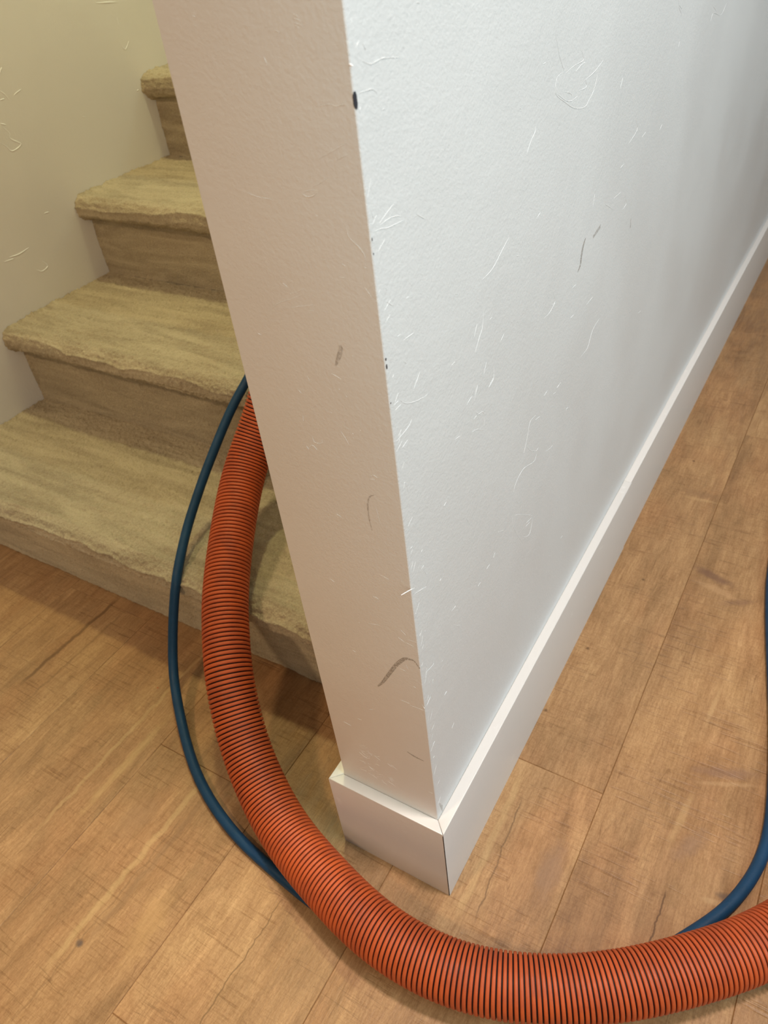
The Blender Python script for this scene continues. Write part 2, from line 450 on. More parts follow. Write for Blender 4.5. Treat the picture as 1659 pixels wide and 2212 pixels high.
# ------------------------------------------------------------------ plaster ridges (world metres on each wall face)
END_RIDGES = [
    ([(-0.0283,0.8251),(-0.0261,0.8244),(-0.025,0.8234)], 1.2, 0.4),
    ([(-0.0282,0.8235),(-0.026,0.8229),(-0.0241,0.8222)], 1.2, 0.4),
    ([(-0.0281,0.8218),(-0.0262,0.8211),(-0.0241,0.8206)], 1.2, 0.4),
    ([(-0.0279,0.8208),(-0.0258,0.8196)], 1.2, 0.4),
    ([(-0.0404,0.8191),(-0.0377,0.8181),(-0.0395,0.8168)], 1.2, 0.4),
    ([(-0.0254,0.7631),(-0.0166,0.767),(-0.0075,0.7712)], 1.2, 0.4),
    ([(-0.0323,0.7492),(-0.0278,0.7508),(-0.0209,0.7545)], 1.2, 0.4),
    ([(-0.0777,0.7432),(-0.0711,0.7414),(-0.0608,0.7407)], 1.2, 0.4),
    ([(-0.0652,0.6929),(-0.0621,0.6906)], 1.2, 0.4),
    ([(-0.0618,0.6865),(-0.0579,0.6875),(-0.0485,0.692)], 1.2, 0.4),
    ([(-0.0803,0.6726),(-0.071,0.6792),(-0.0587,0.6841),(-0.0519,0.6873)], 1.2, 0.4),
    ([(-0.0626,0.6776),(-0.0535,0.6798),(-0.044,0.682)], 1.2, 0.4),
    ([(-0.0497,0.6777),(-0.0456,0.678)], 1.2, 0.4),
    ([(-0.0146,0.7304),(-0.0134,0.7243),(-0.0078,0.7195),(-0.0049,0.7144),(-0.0065,0.7082)], 1.2, 0.4),
    ([(-0.0068,0.7082),(-0.0046,0.7089)], 1.2, 0.4),
    ([(-0.0078,0.6977),(-0.0041,0.6928)], 1.2, 0.4),
    ([(-0.0064,0.6959),(-0.0009,0.7009)], 1.2, 0.4),
    ([(-0.0218,0.7869),(-0.0148,0.7881),(-0.0101,0.7874),(-0.0045,0.7895)], 1.2, 0.4),
    ([(-0.0096,0.7875),(-0.0047,0.7883)], 1.2, 0.4),
    ([(-0.0491,0.8083),(-0.048,0.8048)], 1.2, 0.4),
    ([(-0.0898,0.8262),(-0.0872,0.8258)], 1.2, 0.4),
    ([(-0.0153,0.7628),(-0.0078,0.7659)], 1.2, 0.4),
    ([(-0.0007,0.8049),(0.001,0.8042)], 1.2, 0.4),
    ([(-0.022,0.7363),(-0.0199,0.7365)], 1.2, 0.4),
    ([(-0.0207,0.7094),(-0.0187,0.7082)], 1.2, 0.4),
    ([(-0.0335,0.7094),(-0.031,0.7106)], 1.2, 0.4),
    ([(-0.0939,0.6558),(-0.0907,0.6552)], 1.2, 0.4),
    ([(-0.0321,0.7342),(-0.0331,0.7345)], 1.2, 0.4),
    ([(-0.0243,0.7013),(-0.0204,0.7013)], 1.2, 0.4),
    ([(-0.0403,0.6374),(-0.0333,0.6348)], 1.2, 0.4),
    ([(-0.06,0.6321),(-0.0588,0.6283)], 1.2, 0.4),
    ([(-0.0696,0.6196),(-0.0675,0.6177)], 1.2, 0.4),
    ([(-0.0369,0.6274),(-0.0361,0.6267)], 1.2, 0.4),
    ([(-0.0405,0.5946),(-0.0379,0.5898),(-0.0356,0.5854)], 1.2, 0.4),
    ([(-0.0213,0.5354),(-0.0206,0.5289),(-0.0196,0.5229)], 1.2, 0.4),
    ([(-0.0576,0.519),(-0.0531,0.5167)], 1.2, 0.4),
    ([(-0.026,0.4692),(-0.0186,0.4677)], 1.2, 0.4),
    ([(-0.0766,0.4445),(-0.0721,0.4426)], 1.2, 0.4),
    ([(-0.0363,0.4417),(-0.0319,0.4409),(-0.0347,0.4368)], 1.2, 0.4),
    ([(-0.0656,0.5847),(-0.0645,0.5799),(-0.0587,0.5804),(-0.0576,0.5837)], 1.2, 0.4),
    ([(-0.0617,0.5783),(-0.0563,0.582)], 1.2, 0.4),
    ([(-0.0232,0.6527),(-0.0209,0.6528)], 1.2, 0.4),
    ([(-0.0319,0.6235),(-0.0312,0.6223)], 1.2, 0.4),
    ([(-0.0703,0.5997),(-0.0707,0.5946)], 1.2, 0.4),
    ([(-0.047,0.608),(-0.0452,0.6073)], 1.2, 0.4),
    ([(-0.0316,0.5954),(-0.0308,0.5946)], 1.2, 0.4),
    ([(-0.0316,0.5924),(-0.0313,0.591)], 1.2, 0.4),
    ([(-0.0274,0.6041),(-0.0274,0.6032)], 1.2, 0.4),
    ([(-0.0253,0.5994),(-0.0241,0.5992)], 1.2, 0.4),
    ([(-0.0045,0.6273),(-0.0019,0.6292)], 1.2, 0.4),
    ([(-0.0724,0.5747),(-0.0709,0.5719)], 1.8, 0.6),
    ([(-0.072,0.5716),(-0.0668,0.5764),(-0.0637,0.5735)], 1.8, 0.6),
    ([(-0.024,0.5606),(-0.02,0.5647),(-0.0167,0.5635)], 1.8, 0.6),
    ([(-0.0231,0.56),(-0.0189,0.5615)], 1.8, 0.6),
    ([(-0.0358,0.4427),(-0.0314,0.4408),(-0.0372,0.4328)], 1.2, 0.4),
    ([(-0.0316,0.4388),(-0.0353,0.4345)], 1.2, 0.4),
    ([(-0.0568,0.4016),(-0.0534,0.404)], 1.2, 0.4),
    ([(-0.045,0.4068),(-0.0348,0.4093)], 1.2, 0.4),
    ([(-0.0151,0.4143),(-0.0102,0.4094)], 1.2, 0.4),
    ([(-0.0179,0.4031),(-0.0124,0.4003)], 1.2, 0.4),
    ([(-0.0088,0.4049),(-0.0014,0.4056)], 1.2, 0.4),
    ([(-0.0113,0.4002),(-0.0041,0.399)], 1.2, 0.4),
    ([(-0.0675,0.362),(-0.0642,0.3607)], 1.2, 0.4),
    ([(-0.0247,0.3176),(-0.0149,0.3176)], 1.2, 0.4),
    ([(-0.0151,0.3155),(-0.0014,0.3165)], 1.2, 0.4),
    ([(-0.003,0.3245),(-0.0006,0.3195)], 1.2, 0.4),
    ([(-0.0972,0.2395),(-0.0881,0.2378)], 1.2, 0.4),
    ([(-0.0787,0.256),(-0.0734,0.2566)], 1.2, 0.4),
    ([(-0.0623,0.2806),(-0.057,0.283)], 1.2, 0.4),
    ([(-0.0141,0.3722),(-0.0126,0.3656)], 1.2, 0.4),
    ([(-0.0205,0.3628),(-0.0151,0.362)], 1.2, 0.4),
    ([(-0.0072,0.1811),(-0.0021,0.1822)], 1.2, 0.4),
    ([(-0.009,0.3456),(-0.0069,0.3444)], 1.2, 0.4),
    ([(-0.076,0.2027),(-0.0742,0.2045),(-0.0728,0.2041)], 0.9, 0.3),
    ([(-0.0752,0.1602),(-0.0718,0.1599),(-0.0686,0.1581)], 0.9, 0.3),
    ([(-0.0656,0.1925),(-0.064,0.1945),(-0.0626,0.195)], 0.9, 0.3),
    ([(-0.0539,0.1624),(-0.0504,0.1621),(-0.0472,0.1602)], 0.9, 0.3),
    ([(-0.0768,0.1759),(-0.0733,0.1742),(-0.0696,0.1746)], 0.9, 0.3),
    ([(-0.0854,0.1781),(-0.0827,0.1788),(-0.0802,0.1778)], 0.9, 0.3),
    ([(-0.0668,0.2021),(-0.0634,0.1998),(-0.0601,0.1978)], 0.9, 0.3),
    ([(-0.0792,0.1612),(-0.0754,0.1608),(-0.0714,0.1624)], 0.9, 0.3),
    ([(-0.0675,0.1857),(-0.0651,0.1869),(-0.0628,0.1862)], 0.9, 0.3),
    ([(-0.0783,0.1662),(-0.0769,0.1673),(-0.0755,0.1692)], 0.9, 0.3),
    ([(-0.0773,0.1808),(-0.0753,0.1801),(-0.0729,0.1822)], 0.9, 0.3),
    ([(-0.0797,0.1874),(-0.0763,0.1907),(-0.073,0.1927)], 0.9, 0.3),
    ([(-0.0758,0.1694),(-0.0729,0.1701),(-0.0698,0.1731)], 0.9, 0.3),
    ([(-0.0809,0.2054),(-0.0772,0.2078),(-0.0735,0.2108)], 0.9, 0.3),
    ([(-0.0775,0.1913),(-0.0746,0.1948),(-0.072,0.1958)], 0.9, 0.3),
    ([(-0.0633,0.16),(-0.0604,0.1566),(-0.0572,0.1558)], 0.9, 0.3),
    ([(-0.0858,0.1946),(-0.0826,0.1926),(-0.0796,0.1901)], 0.9, 0.3),
    ([(-0.052,0.1731),(-0.0501,0.1733),(-0.0484,0.1718)], 0.9, 0.3),
    ([(-0.0682,0.1999),(-0.064,0.2024),(-0.0599,0.2039)], 0.9, 0.3),
    ([(-0.0843,0.2068),(-0.0804,0.2103),(-0.0766,0.213)], 0.9, 0.3),
    ([(-0.0738,0.2027),(-0.0716,0.2019),(-0.0697,0.1995)], 0.9, 0.3),
    ([(-0.0825,0.206),(-0.0788,0.2098),(-0.0755,0.2117)], 0.9, 0.3),
    ([(-0.0864,0.1842),(-0.0816,0.1886),(-0.0772,0.1908)], 0.9, 0.3),
    ([(-0.0691,0.1672),(-0.0648,0.1693),(-0.0605,0.1712)], 0.9, 0.3),
    ([(-0.0779,0.1873),(-0.0751,0.1908),(-0.0725,0.1929)], 0.9, 0.3),
    ([(-0.0554,0.1625),(-0.0541,0.1635),(-0.0531,0.1632)], 0.9, 0.3),
    ([(-0.0765,0.1974),(-0.0722,0.2014),(-0.0683,0.2034)], 0.9, 0.3),
    ([(-0.0893,0.1613),(-0.085,0.1624),(-0.0807,0.1628)], 0.9, 0.3),
    ([(-0.0539,0.1716),(-0.0507,0.1706),(-0.0475,0.1697)], 0.9, 0.3),
    ([(-0.0823,0.1981),(-0.0789,0.1952),(-0.0752,0.1946)], 0.9, 0.3),
    ([(-0.0759,0.1742),(-0.0731,0.1724),(-0.0701,0.1723)], 0.9, 0.3),
    ([(-0.0684,0.1734),(-0.0667,0.172),(-0.0647,0.1731)], 0.9, 0.3),
    ([(-0.0484,0.2003),(-0.0449,0.1973),(-0.0413,0.1951)], 0.9, 0.3),
    ([(-0.0894,0.1629),(-0.0847,0.1669),(-0.0799,0.1717)], 0.9, 0.3),
    ([(-0.0832,0.2004),(-0.0805,0.1998),(-0.0777,0.2005)], 0.9, 0.3),
    ([(-0.0503,0.1934),(-0.0459,0.1995),(-0.0418,0.2029)], 0.9, 0.3),
    ([(-0.0516,0.1987),(-0.0486,0.1965),(-0.0453,0.1964)], 0.9, 0.3),
    ([(-0.069,0.1616),(-0.0654,0.165),(-0.062,0.1674)], 0.9, 0.3),
    ([(-0.0549,0.1654),(-0.052,0.1678),(-0.0495,0.1674)], 0.9, 0.3),
    ([(-0.0874,0.1789),(-0.0836,0.1798),(-0.0796,0.1813)], 0.9, 0.3),
    ([(-0.0816,0.1902),(-0.0788,0.1909),(-0.0765,0.1889)], 0.9, 0.3),
    ([(-0.0574,0.1629),(-0.0543,0.1664),(-0.0513,0.1692)], 0.9, 0.3),
]
SIDE_RIDGES = [
    ([(0.011,0.6215),(0.0149,0.6169),(0.0214,0.6125),(0.0307,0.6087),(0.0388,0.6065),(0.0456,0.6052)], 1.2, 0.4),
    ([(0.0087,0.5867),(0.0121,0.5874),(0.0159,0.5882)], 1.2, 0.4),
    ([(0.0047,0.5552),(0.0071,0.5595),(0.0103,0.5479)], 1.2, 0.4),
    ([(0.0022,0.5957),(0.017,0.5965),(0.0233,0.5993)], 1.2, 0.4),
    ([(0.004,0.6211),(0.0101,0.6211)], 1.2, 0.4),
    ([(0.0047,0.617),(0.0125,0.617)], 1.2, 0.4),
    ([(0.0289,0.6185),(0.0384,0.6259)], 1.2, 0.4),
    ([(0.0226,0.6557),(0.0349,0.6546)], 1.2, 0.4),
    ([(0.0679,0.5793),(0.07,0.5771)], 1.2, 0.4),
    ([(0.0567,0.5015),(0.061,0.5026)], 1.2, 0.4),
    ([(0.0043,0.5022),(0.0081,0.5011)], 1.2, 0.4),
    ([(0.0187,0.4869),(0.0208,0.4876)], 1.2, 0.4),
    ([(0.0185,0.4724),(0.0211,0.4635),(0.0254,0.4583)], 1.2, 0.4),
    ([(0.0204,0.472),(0.0164,0.4716)], 1.2, 0.4),
    ([(0.0423,0.4355),(0.0442,0.4366)], 1.2, 0.4),
    ([(0.0203,0.6426),(0.0232,0.6398)], 1.2, 0.4),
    ([(0.0161,0.6613),(0.0198,0.6608)], 1.2, 0.4),
    ([(-0.0139,0.4721),(0.0051,0.4622)], 1.2, 0.4),
    ([(0.0807,0.608),(0.0864,0.6079)], 1.2, 0.4),
    ([(0.0803,0.547),(0.0884,0.5451)], 1.2, 0.4),
    ([(0.0034,0.7274),(0.0109,0.7263),(0.0184,0.7243),(0.0355,0.7225)], 1.2, 0.4),
    ([(0.0098,0.7295),(0.0173,0.7318),(0.0257,0.7343)], 1.2, 0.4),
    ([(0.0105,0.7284),(0.0219,0.7284),(0.0323,0.7257)], 1.2, 0.4),
    ([(0.0488,0.721),(0.0582,0.7149)], 1.2, 0.4),
    ([(0.0032,0.7381),(0.0047,0.7335)], 1.2, 0.4),
    ([(0.0097,0.8043),(0.0173,0.8015),(0.0283,0.8018),(0.0457,0.7988)], 1.2, 0.4),
    ([(0.0038,0.7921),(0.0098,0.7918),(0.0165,0.791),(0.0199,0.7885)], 1.2, 0.4),
    ([(0.0142,0.8079),(0.012,0.811)], 1.2, 0.4),
    ([(0.0019,0.7868),(0.0033,0.7836)], 1.2, 0.4),
    ([(0.0088,0.6944),(0.0102,0.6924)], 1.2, 0.4),
    ([(0.0298,0.6788),(0.0328,0.679)], 1.2, 0.4),
    ([(0.0073,0.6872),(0.0154,0.6806)], 1.2, 0.4),
    ([(0.0917,0.655),(0.0952,0.6529)], 1.2, 0.4),
    ([(0.0646,0.8192),(0.0679,0.8182)], 1.2, 0.4),
    ([(0.0239,0.7805),(0.0263,0.7803)], 1.2, 0.4),
    ([(0.2577,0.7728),(0.2619,0.7664),(0.2665,0.7587),(0.2729,0.7515),(0.2786,0.7455)], 1.2, 0.4),
    ([(0.2786,0.7455),(0.2643,0.7448),(0.2614,0.737),(0.2656,0.7323),(0.2779,0.7264),(0.3037,0.7152),(0.3282,0.7101),(0.3388,0.7132),(0.3492,0.7177),(0.3564,0.7271)], 1.2, 0.4),
    ([(0.2815,0.7437),(0.2991,0.7451),(0.3198,0.7449),(0.3143,0.7521)], 1.2, 0.4),
    ([(0.3039,0.7404),(0.314,0.7422),(0.3244,0.7427)], 1.2, 0.4),
    ([(0.3268,0.7299),(0.3486,0.7313),(0.3685,0.7355)], 1.2, 0.4),
    ([(0.3268,0.7299),(0.3299,0.7246),(0.3147,0.7253)], 1.2, 0.4),
    ([(0.2655,0.7336),(0.2903,0.7229),(0.311,0.7221)], 1.2, 0.4),
    ([(0.2812,0.7314),(0.2958,0.7268),(0.2988,0.7203)], 1.2, 0.4),
    ([(0.5958,0.7441),(0.6018,0.7369),(0.6146,0.7293)], 1.2, 0.4),
    ([(0.6024,0.7384),(0.6138,0.7335)], 1.2, 0.4),
    ([(0.7608,0.6993),(0.7697,0.7063),(0.8148,0.6974),(0.8379,0.7065)], 1.2, 0.4),
    ([(0.7645,0.7135),(0.7841,0.7059)], 1.2, 0.4),
    ([(0.464,0.646),(0.4906,0.6518),(0.4839,0.6619)], 1.2, 0.4),
    ([(0.5109,0.6396),(0.5246,0.6413)], 1.2, 0.4),
    ([(0.5802,0.6289),(0.588,0.6325)], 1.2, 0.4),
    ([(0.4438,0.6294),(0.4552,0.6304)], 1.2, 0.4),
    ([(0.4041,0.6088),(0.4335,0.5936)], 1.2, 0.4),
    ([(0.4652,0.5834),(0.4771,0.5855),(0.4686,0.5967)], 1.2, 0.4),
    ([(0.4303,0.6055),(0.4542,0.6041)], 1.2, 0.4),
    ([(0.1315,0.6476),(0.1488,0.6484),(0.1634,0.6543),(0.1784,0.6603)], 1.2, 0.4),
    ([(0.1924,0.641),(0.197,0.6395)], 1.2, 0.4),
    ([(0.1622,0.5858),(0.1693,0.589)], 1.2, 0.4),
    ([(0.1178,0.5992),(0.1245,0.6063),(0.1313,0.6134),(0.1335,0.6255)], 1.2, 0.4),
    ([(0.1426,0.6125),(0.1475,0.6125)], 1.2, 0.4),
    ([(0.2528,0.5627),(0.266,0.5618),(0.279,0.5666),(0.2736,0.5759)], 1.2, 0.4),
    ([(0.27,0.5671),(0.2816,0.5636)], 1.2, 0.4),
    ([(0.3676,0.5233),(0.387,0.5236)], 1.2, 0.4),
    ([(0.3605,0.4697),(0.3806,0.4692),(0.3879,0.4764),(0.3952,0.4836),(0.4154,0.4869)], 1.2, 0.4),
    ([(0.3217,0.5306),(0.332,0.5296)], 1.2, 0.4),
    ([(0.117,0.6115),(0.1222,0.6192)], 1.2, 0.4),
    ([(0.1363,0.5819),(0.1309,0.5735)], 1.2, 0.4),
    ([(0.1495,0.57),(0.1482,0.5608),(0.1397,0.558)], 1.2, 0.4),
    ([(0.1136,0.5605),(0.1174,0.5697),(0.1151,0.5837)], 1.2, 0.4),
    ([(0.101,0.5646),(0.1108,0.567)], 1.2, 0.4),
    ([(0.1161,0.549),(0.1241,0.5416)], 1.2, 0.4),
    ([(0.2322,0.6558),(0.2386,0.6575)], 1.2, 0.4),
    ([(0.2227,0.7265),(0.2248,0.7198),(0.2164,0.7146),(0.2098,0.709)], 1.2, 0.4),
    ([(0.2413,0.7588),(0.2362,0.7587)], 1.2, 0.4),
    ([(0.4221,0.7032),(0.4279,0.7109)], 1.2, 0.4),
    ([(0.3674,0.6184),(0.3703,0.6291)], 1.2, 0.4),
    ([(0.3227,0.4274),(0.3311,0.4258)], 1.2, 0.4),
    ([(0.3324,0.5596),(0.3224,0.5602)], 1.2, 0.4),
    ([(0.5774,0.4178),(0.5901,0.4158)], 1.2, 0.4),
    ([(0.294,0.4703),(0.3041,0.4711)], 1.2, 0.4),
    ([(0.6196,0.6992),(0.6208,0.7041)], 1.2, 0.4),
    ([(0.1436,0.7729),(0.1448,0.7702)], 1.2, 0.4),
    ([(0.1956,0.7407),(0.1982,0.7397)], 1.2, 0.4),
    ([(0.1082,0.5358),(0.1162,0.5333),(0.1292,0.5241)], 1.2, 0.4),
    ([(0.1294,0.5288),(0.1315,0.537),(0.1268,0.5432),(0.1186,0.5456),(0.1163,0.5495)], 1.2, 0.4),
    ([(0.1121,0.5454),(0.117,0.5458)], 1.2, 0.4),
    ([(0.1884,0.4189),(0.1939,0.4253),(0.2033,0.4287),(0.2143,0.4286),(0.2327,0.4215),(0.2406,0.4205),(0.2441,0.4247)], 1.2, 0.4),
    ([(0.2391,0.472),(0.2258,0.4731),(0.2206,0.4622),(0.2157,0.453),(0.2115,0.4475)], 1.2, 0.4),
    ([(0.2179,0.4516),(0.2272,0.4402),(0.2415,0.4297),(0.2485,0.4295)], 1.2, 0.4),
    ([(0.2691,0.411),(0.287,0.406),(0.2837,0.415)], 1.2, 0.4),
    ([(0.2394,0.4668),(0.2499,0.4644)], 1.2, 0.4),
    ([(0.2588,0.4814),(0.268,0.4822)], 1.2, 0.4),
    ([(0.1909,0.3879),(0.2044,0.3785),(0.2385,0.3508)], 1.2, 0.4),
    ([(0.1864,0.3913),(0.1874,0.3766),(0.2004,0.353),(0.21,0.3383)], 1.2, 0.4),
    ([(0.2099,0.3452),(0.2221,0.3352),(0.232,0.3335),(0.2386,0.3482)], 1.2, 0.4),
    ([(0.2214,0.3544),(0.2361,0.3502)], 1.2, 0.4),
    ([(0.2191,0.3513),(0.2313,0.3478)], 1.2, 0.4),
    ([(0.1951,0.4029),(0.1987,0.3974)], 1.2, 0.4),
    ([(0.1269,0.3732),(0.1337,0.3735)], 1.2, 0.4),
    ([(0.1085,0.368),(0.1136,0.3687)], 1.2, 0.4),
    ([(0.3292,0.2444),(0.3354,0.2438)], 1.2, 0.4),
    ([(0.2843,0.256),(0.2999,0.2412)], 1.2, 0.4),
    ([(0.1419,0.3746),(0.1461,0.378)], 1.2, 0.4),
    ([(0.0925,0.4614),(0.0969,0.451)], 1.2, 0.4),
    ([(0.2929,0.4711),(0.3029,0.4707)], 1.2, 0.4),
    ([(0.2834,0.4693),(0.2909,0.4671)], 1.2, 0.4),
    ([(0.1527,0.3977),(0.165,0.39)], 1.2, 0.4),
    ([(0.1166,0.5647),(0.1202,0.5706)], 1.2, 0.4),
    ([(0.1392,0.5576),(0.1479,0.5617)], 1.2, 0.4),
    ([(0.3235,0.4284),(0.3315,0.4252)], 3, 0.6),
    ([(0.0207,0.3635),(0.0209,0.3573),(0.0148,0.3581),(0.0079,0.3602)], 1.2, 0.4),
    ([(0.0075,0.3707),(0.0104,0.363)], 1.2, 0.4),
    ([(0.017,0.3518),(0.0203,0.345)], 1.2, 0.4),
    ([(0.0175,0.3403),(0.0161,0.3373),(0.0173,0.3308)], 1.2, 0.4),
    ([(0.0108,0.345),(0.0108,0.3403)], 1.2, 0.4),
    ([(0.0032,0.3207),(0.0111,0.3241)], 1.2, 0.4),
    ([(0.0049,0.3252),(0.0077,0.3298)], 1.2, 0.4),
    ([(0.0418,0.2363),(0.047,0.2392)], 1.2, 0.4),
    ([(0.0572,0.3857),(0.0648,0.3851),(0.0614,0.3947)], 1.2, 0.4),
    ([(0.0595,0.3656),(0.0718,0.352)], 1.2, 0.4),
    ([(0.0039,0.4571),(0.0209,0.4487)], 1.2, 0.4),
    ([(0.0422,0.4355),(0.0439,0.4365)], 1.2, 0.4),
    ([(0.0341,0.3448),(0.0362,0.3438)], 1.2, 0.4),
    ([(0.0118,0.4066),(0.0136,0.4054)], 1.2, 0.4),
    ([(0.0063,0.258),(0.0098,0.2587)], 1.2, 0.4),
    ([(0.0038,0.2392),(0.0065,0.2391)], 1.2, 0.4),
    ([(0.0336,0.2978),(0.0386,0.2977)], 3.5, 0.7),
]
LEFT_RIDGES = [
    ([(0.5596,0.6617),(0.5655,0.6545),(0.5703,0.6451)], 2.2, 0.8),
    ([(0.5827,0.6502),(0.6001,0.6552)], 2.2, 0.8),
    ([(0.5234,0.5912),(0.532,0.5827),(0.5402,0.5729),(0.5615,0.5785),(0.5463,0.5913),(0.5472,0.5998),(0.5402,0.6114)], 2.2, 0.8),
    ([(0.5531,0.6491),(0.5625,0.6488)], 2.2, 0.8),
    ([(0.4556,0.4197),(0.4751,0.4172),(0.4997,0.4205)], 2.2, 0.8),
    ([(0.4959,0.3803),(0.5069,0.3728),(0.5221,0.3772),(0.5131,0.3913)], 2.2, 0.8),
    ([(0.4434,0.4159),(0.463,0.4139)], 2.2, 0.8),
    ([(0.813,0.7472),(0.8386,0.7444),(0.8648,0.7411)], 2.2, 0.8),
    ([(0.8443,0.6772),(0.8522,0.6673),(0.8666,0.6791)], 2.2, 0.8),
    ([(0.8532,0.7197),(0.8536,0.7072)], 2.2, 0.8),
    ([(0.5546,0.4623),(0.5668,0.461)], 2.2, 0.8),
    ([(0.5714,0.6847),(0.5791,0.6923)], 2.2, 0.8),
    ([(0.8512,0.5976),(0.8577,0.5975)], 2.2, 0.8),
    ([(0.7059,0.5867),(0.7125,0.5843)], 2.2, 0.8),
    ([(0.5367,0.6171),(0.5472,0.6125)], 2.2, 0.8),
]

WALL_T = 0.114     # thickness of the stub wall
WALL_H = 2.44
WALL_L = 3.2
BASE_H = 0.1336
BASE_T = 0.0121
LEFT_X = -1.074
NX = LEFT_X


def ridge_geo(ridges, place, scale=1.0):
    """little hand-trowelled ridges: a peaked strip along each stroke"""
    V, F = [], []
    for pts, w, h in ridges:
        w = w * 0.00060 * scale
        h = h * 0.00050 * scale
        P = [Vector(p) for p in pts]
        # resample a little for soft curves
        Q = []
        for i in range(len(P) - 1):
            p0 = P[max(i - 1, 0)]; p1 = P[i]; p2 = P[i + 1]; p3 = P[min(i + 2, len(P) - 1)]
            for s in range(4):
                u = s / 4
                Q.append(0.5 * ((2 * p1) + (p2 - p0) * u + (2 * p0 - 5 * p1 + 4 * p2 - p3) * u * u + (3 * p1 - p0 - 3 * p2 + p3) * u ** 3))
        Q.append(P[-1])
        n = len(Q)
        base = len(V)
        for i, q in enumerate(Q):
            t = (Q[min(i + 1, n - 1)] - Q[max(i - 1, 0)])
            t = t.normalized() if t.length > 1e-9 else Vector((1, 0))
            nn = Vector((-t.y, t.x))
            k = math.sin(math.pi * (0.06 + 0.88 * i / (n - 1))) ** 0.6
            k *= random.uniform(0.75, 1.1)
            V.append(place(q + nn * w * k, -0.0003))
            V.append(place(q + nn * w * 0.25 * k, h * k))
            V.append(place(q - nn * w * k, -0.0003))
        for i in range(n - 1):
            a = base + i * 3
            F.append((a, a + 3, a + 4, a + 1))
            F.append((a + 1, a + 4, a + 5, a + 2))
    return V, F


def join_geo(bm, V, F):
    vs_ = [bm.verts.new(v) for v in V]
    for f in F:
        bm.faces.new([vs_[i] for i in f])


def box_bm(bm, x0, x1, y0, y1, z0, z1, bevel=0.0, seg=2):
    r = bmesh.ops.create_cube(bm, size=1.0)
    vs_ = r['verts']
    for v in vs_:
        v.co = Vector(((x0 + x1) / 2 + v.co.x * (x1 - x0), (y0 + y1) / 2 + v.co.y * (y1 - y0), (z0 + z1) / 2 + v.co.z * (z1 - z0)))
    if bevel:
        ed = list({e for v in vs_ for e in v.link_edges})
        bmesh.ops.bevel(bm, geom=ed, offset=bevel, segments=seg, affect='EDGES', profile=0.5)


def bm_obj(name, bm, mats, parent=None, smooth_angle=None, **props):
    bmesh.ops.recalc_face_normals(bm, faces=bm.faces)
    me = bpy.data.meshes.new(name)
    bm.to_mesh(me)
    bm.free()
    if smooth_angle:
        me.polygons.foreach_set('use_smooth', [True] * len(me.polygons))
        me.set_sharp_from_angle(angle=math.radians(smooth_angle))
    return link(name, me, mats, parent, **props)


# ------------------------------------------------------------------ floor: staggered oak planks, one continuous floor
def build_floor():
    V, F, tone = [], [], []
    PW = 0.181
    known = {-3: -0.016, -2: -0.280, -1: 0.180, 0: 0.996}
    L = 1.22
    rnd = random.Random(11)
    for k in range(-14, 15):
        x0 = 0.120 + PW * k
        x1 = x0 + PW
        off = known.get(k, rnd.uniform(0, L))
        y = off - L * math.ceil((off + 2.2) / L)
        while y < 4.2:
            y0, y1 = y, y + L
            b = len(V)
            g = 0.0007
            for (dx, z) in ((0, -0.0012), (g, 0.0)):
                V += [(x0 + dx, y0 + dx, z), (x1 - dx, y0 + dx, z), (x1 - dx, y1 - dx, z), (x0 + dx, y1 - dx, z)]
            F.append((b + 4, b + 5, b + 6, b + 7))
            for i in range(4):
                j = (i + 1) % 4
                F.append((b + i, b + j, b + 4 + j, b + 4 + i))
            tone += [rnd.random()] * 8
            y = y1
    xs0, xs1 = 0.120 - PW * 14, 0.120 + PW * 15
    b = len(V)
    V += [(xs0, -3.4, -0.0012), (xs1, -3.4, -0.0012), (xs1, 5.4, -0.0012), (xs0, 5.4, -0.0012),
          (xs0, -3.4, -0.012), (xs1, -3.4, -0.012), (xs1, 5.4, -0.012), (xs0, 5.4, -0.012)]
    F += [(b, b + 3, b + 7, b + 4), (b + 1, b, b + 4, b + 5), (b + 2, b + 1, b + 5, b + 6), (b + 3, b + 2, b + 6, b + 7), (b + 7, b + 6, b + 5, b + 4)]
    tone += [0.5] * 8
    me = mesh('floor', V, F)
    a = me.attributes.new('tone', 'FLOAT', 'POINT')
    a.data.foreach_set('value', tone)
    link('floor', me, M_FLOOR, kind='structure')


build_floor()

# ------------------------------------------------------------------ walls
# stub wall between stairs and hallway, with its rounded drywall corners and trowel ridges
bm = bmesh.new()
box_bm(bm, -WALL_T, 0, 0, WALL_L, 0, WALL_H, 0.0014, 3)
join_geo(bm, *ridge_geo(END_RIDGES, lambda q, h: Vector((q.x, -h, q.y)), 0.8))
join_geo(bm, *ridge_geo(SIDE_RIDGES, lambda q, h: Vector((h, q.x, q.y)), 0.9))
# small knocks along the corner bead
rnd = random.Random(5)
for i in range(46):
    z = rnd.uniform(0.15, 0.86)
    a = Vector((rnd.uniform(0.0008, 0.006), z))
    ang = rnd.uniform(0.4, 1.2)
    ln = rnd.uniform(0.002, 0.010)
    q = [(a.x, a.y), (a.x + ln * math.cos(ang), a.y + ln * math.sin(ang))]
    join_geo(bm, *ridge_geo([(q, 0.6, 0.22)], lambda q, h: Vector((h, q.x, q.y))))
